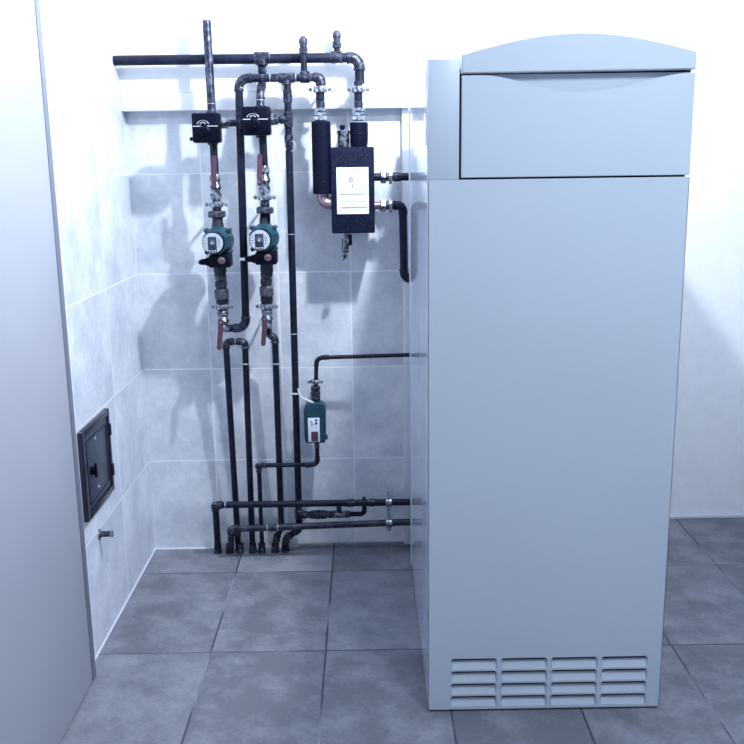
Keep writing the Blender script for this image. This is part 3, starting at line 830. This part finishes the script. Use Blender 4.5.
# small vent nipple on the upper crossing pipe
nb = on_x(h1a, h1b, vx(364, 505, YH)); t = thing('vent_nipple', 'tiny vent nipple standing on the upper crossing pipe', 'vent', nb)
MB().cyl(nb + Vector((0, 0, .008)), nb + Vector((0, 0, .022)), .0055, 12).build('nipple', 'iron', t); MB().hexa(nb + Vector((0, 0, .012)), nb + Vector((0, 0, .017)), .0085).build('nut', 'fitting', t)

# floor collars round the pipe feet
for k, (px, lab) in enumerate(((218.0, 'dark floor collar at the foot of the leftmost pipe'), (230.0, 'dark floor collar, second from the left'),
                (240.0, 'dark floor collar, third from the left'), (253, 'dark floor collar, fourth from the left'), (262, 'dark floor collar, fifth from the left'),
                (275.5, 'dark floor collar, second from the right'), (285.5, 'dark floor collar, rightmost of the row of pipe feet'))):
    q = FT(px); x, y = q.x, q.y
    cb = MB().lathe((x, y, 0), (0, 0, 1), [(0, .0160), (.004, .0158), (.008, .0135), (.034, .0130), (.036, .0105)], 24).build('floor_collar', 'fitting')
    tag(cb, lab, 'pipe collar', 'floor collars at the pipe feet')

# ---------------------------------------------------------------- hydraulic separator and its pipes
YX = 3.055
bf = 3.012
A = P(330, 147.3, bf); B = P(375, 233.0, bf)
t = thing('hydraulic_separator', 'upright charcoal insulated box with white data sheet on the back wall', 'separator', ((A.x + B.x) / 2, YX, B.z))
bx = MB(); bx.box((A.x, bf, B.z), (B.x, bf + .122, A.z), .0035, 2)
box_o = bx.build('insulation_shell', 'foam', t)
MB().box((A.x - .0006, bf + .064, B.z - .0006), (B.x + .0006, bf + .0665, A.z + .0006)).build('shell_joint', 'gap', t)
la = P(336.3, 167.5, bf); lb = P(369, 213.7, bf)
sh = MB().box((la.x, bf - .0012, lb.z), (lb.x, bf + .0005, la.z)).build('data_sheet', 'paper', t)
W_, H_ = lb.x - la.x, la.z - lb.z
ik = MB(); lt = MB()
def sheet(mb, u0, v0, u1, v1): mb.box((la.x + u0 * W_, bf - .0019, la.z - v1 * H_), (la.x + u1 * W_, bf - .0011, la.z - v0 * H_))
rnd = random.Random(3)
u = .08
while u < .76:
    w_ = rnd.uniform(.02, .045); sheet(lt if u < .5 else ik, u, .045, u + w_, .068); u += w_ + .012
sheet(lt, .84, .05, .92, .066)
def textline(mb, u, u_end, v, h=.011):
    while u < u_end:
        w_ = rnd.uniform(.02, .07); sheet(mb, u, v, min(u + w_, u_end), v + h); u += w_ + .014
for v in (.40, .425, .45): textline(lt, .66, .93, v)
for v in (.20, .30, .42, .47): textline(lt, .08, .16, v)
for v in (.56, .575): textline(ik, .08, .94, v, .008)
for v in (.62, .65, .68): textline(lt, .08, .80, v, .008)
for v in (.72, .735): textline(lt, .08, .94, v, .008)
for v in (.78, .81): textline(lt, .20, .90, v, .008)
for v in (.85, .865): textline(ik, .08, .94, v, .008)
for v in (.90, .93): textline(lt, .08, .14, v, .02)
# little pictogram of a pressure vessel
for (u0, v0, u1, v1) in ((.39, .235, .41, .33), (.48, .235, .50, .33), (.39, .235, .50, .245), (.42, .21, .47, .235), (.36, .28, .39, .29), (.50, .28, .55, .29), (.36, .31, .39, .32), (.43, .26, .46, .31)):
    sheet(ik, u0, v0, u1, v1)
for (u0, v0, u1, v1) in ((.48, .36, .50, .42), (.46, .38, .52, .39), (.49, .42, .51, .46), (.34, .34, .36, .37)): sheet(ik, u0, v0, u1, v1)
ik.build('dark_print', 'ink', sh); lt.build('pale_print', 'ink_light', sh)
# drain tap under the box
c = P(346, 234, YX - .0); x = P(347, 236, 3.065).x
t = thing('drain_tap', 'small metal drain tap hanging under the charcoal insulated box', 'tap', (x, 3.065, B.z))
zz = B.z
f = MB(); f.hexa((x, 3.065, zz - .016), (x, 3.065, zz + .004), .012); f.cyl((x, 3.065, zz - .045), (x, 3.065, zz - .014), .0095); f.lathe((x - .003, 3.065, zz - .066), (0, 0, 1), [(0, .007), (.004, .008), (.020, .008), (.024, .009)], 16)
f.build('tap_body', 'nickel', t)
f = MB(); f.box((x + .006, 3.057, zz - .042), (x + .016, 3.0658, zz - .006), .002); f.build('tap_grip', 'black', t)
f = MB(); path, _ = fillet([(x - .014, 3.053, zz - .018), (x - .016, 3.049, zz - .055), (x - .008, 3.049, zz - .068)], .01); f.tube(path, .0018, 8); f.build('chain', 'ink_dark', t)
f = MB(); f.lathe((x - .006, 3.049, zz - .068), (-.55, 0, -.8), [(0, .006), (.003, .0095), (.011, .0095), (.014, .0085), (.020, .0085), (.022, .006)], 16); f.build('hose_cap', 'nickel', t)

# two vertical connections above: left one to the foam sleeve, right one into the box
def pt_v(px, Y):
    def f_(py): 
        x = P(px, 110, Y).x; return Vector((x, Y, P(x_px(x, py, Y), py, Y).z))
    return f_
def vertical_union(label, f_, r0, g=None):
    return fitting_stack('pipe_union', label, 'union', f_, [('cyl', 81, 101, .0138, 'pipe', 'pipe_end'), ('hex', 101, 108, .0160, 'fitting', 'adapter'),
              ('cyl', 108, 112, .0230, 'steel', 'flange'), ('hex', 111, 116, .0205, 'steel', 'nut'), ('hex', 116, 121, .0225, 'steel', 'lower_nut')])
YE = 3.05
fA = pt_v(320.6, YS); fB = pt_v(358.6, YT - .02)
vertical_union('shiny steel screw union on top of the long black foam sleeve', fA, 0)
vertical_union('shiny steel screw union above the insulated box, on its right', fB, 0)
clamp('steel pipe clamp above the long black foam sleeve', fA(89.5), .0165, w=.0095, earlen=.02)
clamp('steel pipe clamp below the right end of the thick top pipe', fB(89.5), .0165, w=.0095, earlen=.02)
# foam sleeve pipe
a, b = fA(121.5), fA(194)
t = thing('insulated_pipe', 'thick pipe in a long black foam sleeve left of the insulated box', 'pipe', b)
L = (a - b).length
MB().lathe(b, a - b, [(0, .0285), (.002, .0305), (L * .80, .0305), (L - .0015, .0300), (L, .0285)], 28).build('foam_sleeve', 'insul', t)
MB().lathe(fA(136.5), (0, 0, 1), [(0, .0312), (.0015, .0318), (.003, .0312)], 28).build('sleeve_joint', 'black', t)
jt = fA(182); MB().lathe(jt, (0, 0, 1), [(0, .0308), (.0012, .0313), (.0024, .0308)], 28).build('sleeve_joint', 'black', t)
e = fA(203.5); path, _ = fillet([fA(190), e, (A.x + .01, YS, e.z)], .018)
MB().tube(path, .0185, 20).build('copper_elbow', 'copper', t)
# sleeve into the box
fB2 = fB
a, b = fB(122.5), Vector((fB(147).x, fB(147).y, A.z - .002))
t = thing('insulated_pipe', 'short black foam sleeve pipe entering the top of the insulated box', 'pipe', b)
L = (a - b).length
MB().lathe(b, a - b, [(0, .026), (L * .25, .0285), (L * .5, .029), (L - .0015, .0290), (L, .0270)], 28).build('foam_sleeve', 'insul', t)
MB().lathe(b + (a - b) * .52, (0, 0, 1), [(0, .0292), (.002, .0302), (.004, .0292)], 28).build('sleeve_joint', 'black', t)
# air vent on the box
xv = P(343.3, 140, 3.058).x; zt0 = A.z
t = thing('automatic_air_vent', 'grey metal air vent with black cap on top of the insulated box', 'air vent', (xv, 3.058, zt0))
zq = P(343, 130, 3.058).z
MB().lathe((xv, 3.058, zt0 - .001), (0, 0, 1), [(0, .017), (.004, .0185), (zq - zt0 - .010, .0190), (zq - zt0 - .009, .0215), (zq - zt0 - .003, .0215), (zq - zt0, .0190)], 28).build('vent_body', 'nickel', t)
MB().lathe((xv - .002, 3.058, zq - .001), (0, 0, 1), [(0, .006), (.004, .006), (.005, .0085), (.014, .0085), (.016, .007)], 16).build('vent_cap', 'black', t)
# right hand connections to the boiler
YR = 3.065
def side_conn(label, py, bright, copper_in):
    z = P(385, py, YR).z
    t = thing('pipe_union', label, 'union', (P(384, py, YR).x, YR, z))
    X_ = lambda px: P(px, py, YR).x
    MB().cyl((B.x - .004, YR, z), (X_(381), YR, z), .0125).build('nipple', copper_in, t)
    MB().hexa((X_(380.3), YR, z), (X_(386.3), YR, z), .0230).build('nut', 'steel' if bright else 'nickel', t)
    MB().cyl((X_(386.3), YR, z), (X_(389), YR, z), .0135).build('thread', 'iron', t)
    MB().cyl((X_(388.8), YR, z), (X_(392), YR, z), .0225, bev=.0006).build('flange', 'steel', t)
    return z, X_
z1, X1 = side_conn('upper steel union on the right side of the insulated box', 177, False, 'pipe')
z2_, X2 = side_conn('lower steel union with copper nipple on the right side of the insulated box', 205.5, True, 'copper')
pipe_run('upper short dark pipe from the insulated box to behind the boiler', [(X1(391), YR, z1), (0.28, YR, z1)], .0125, .02, 'pipe', sleeves=[((X1(397), YR, z1), (1, 0, 0), .012)])
xq = P(404.2, 240, 3.1).x
pipe_run('lower dark pipe from the insulated box bending down beside the boiler casing',
         [(X2(391), YR, z2_), (X2(403), YR, z2_), (X2(403) + .003, YR + .02, P(404, 279, YR + .02).z), (0.28, YR + .02, P(404, 279, YR + .02).z - .002)], .0135, .024, 'pipe', elbow_mat='pipe', elbow_scale=1.08)

# ---------------------------------------------------------------- families of look-alikes
GROUPS = {'ball_valve': 'ball valves on the pump columns', 'circulation_pump': 'circulation pumps', 'pipe_clamp': 'pipe clamps', 'pipe_union': 'screw unions',
          'heating_pipe': 'dark heating pipes', 'air_vent_stub': 'air vents on the top pipes', 'insulated_pipe': 'foam covered pipes', 'cable_plug': 'cable plugs of the pumps'}
for o in list(scene.objects):
    base = o.name.split('.')[0]
    if o.parent is None and 'label' in o and 'group' not in o and base in GROUPS: o['group'] = GROUPS[base]
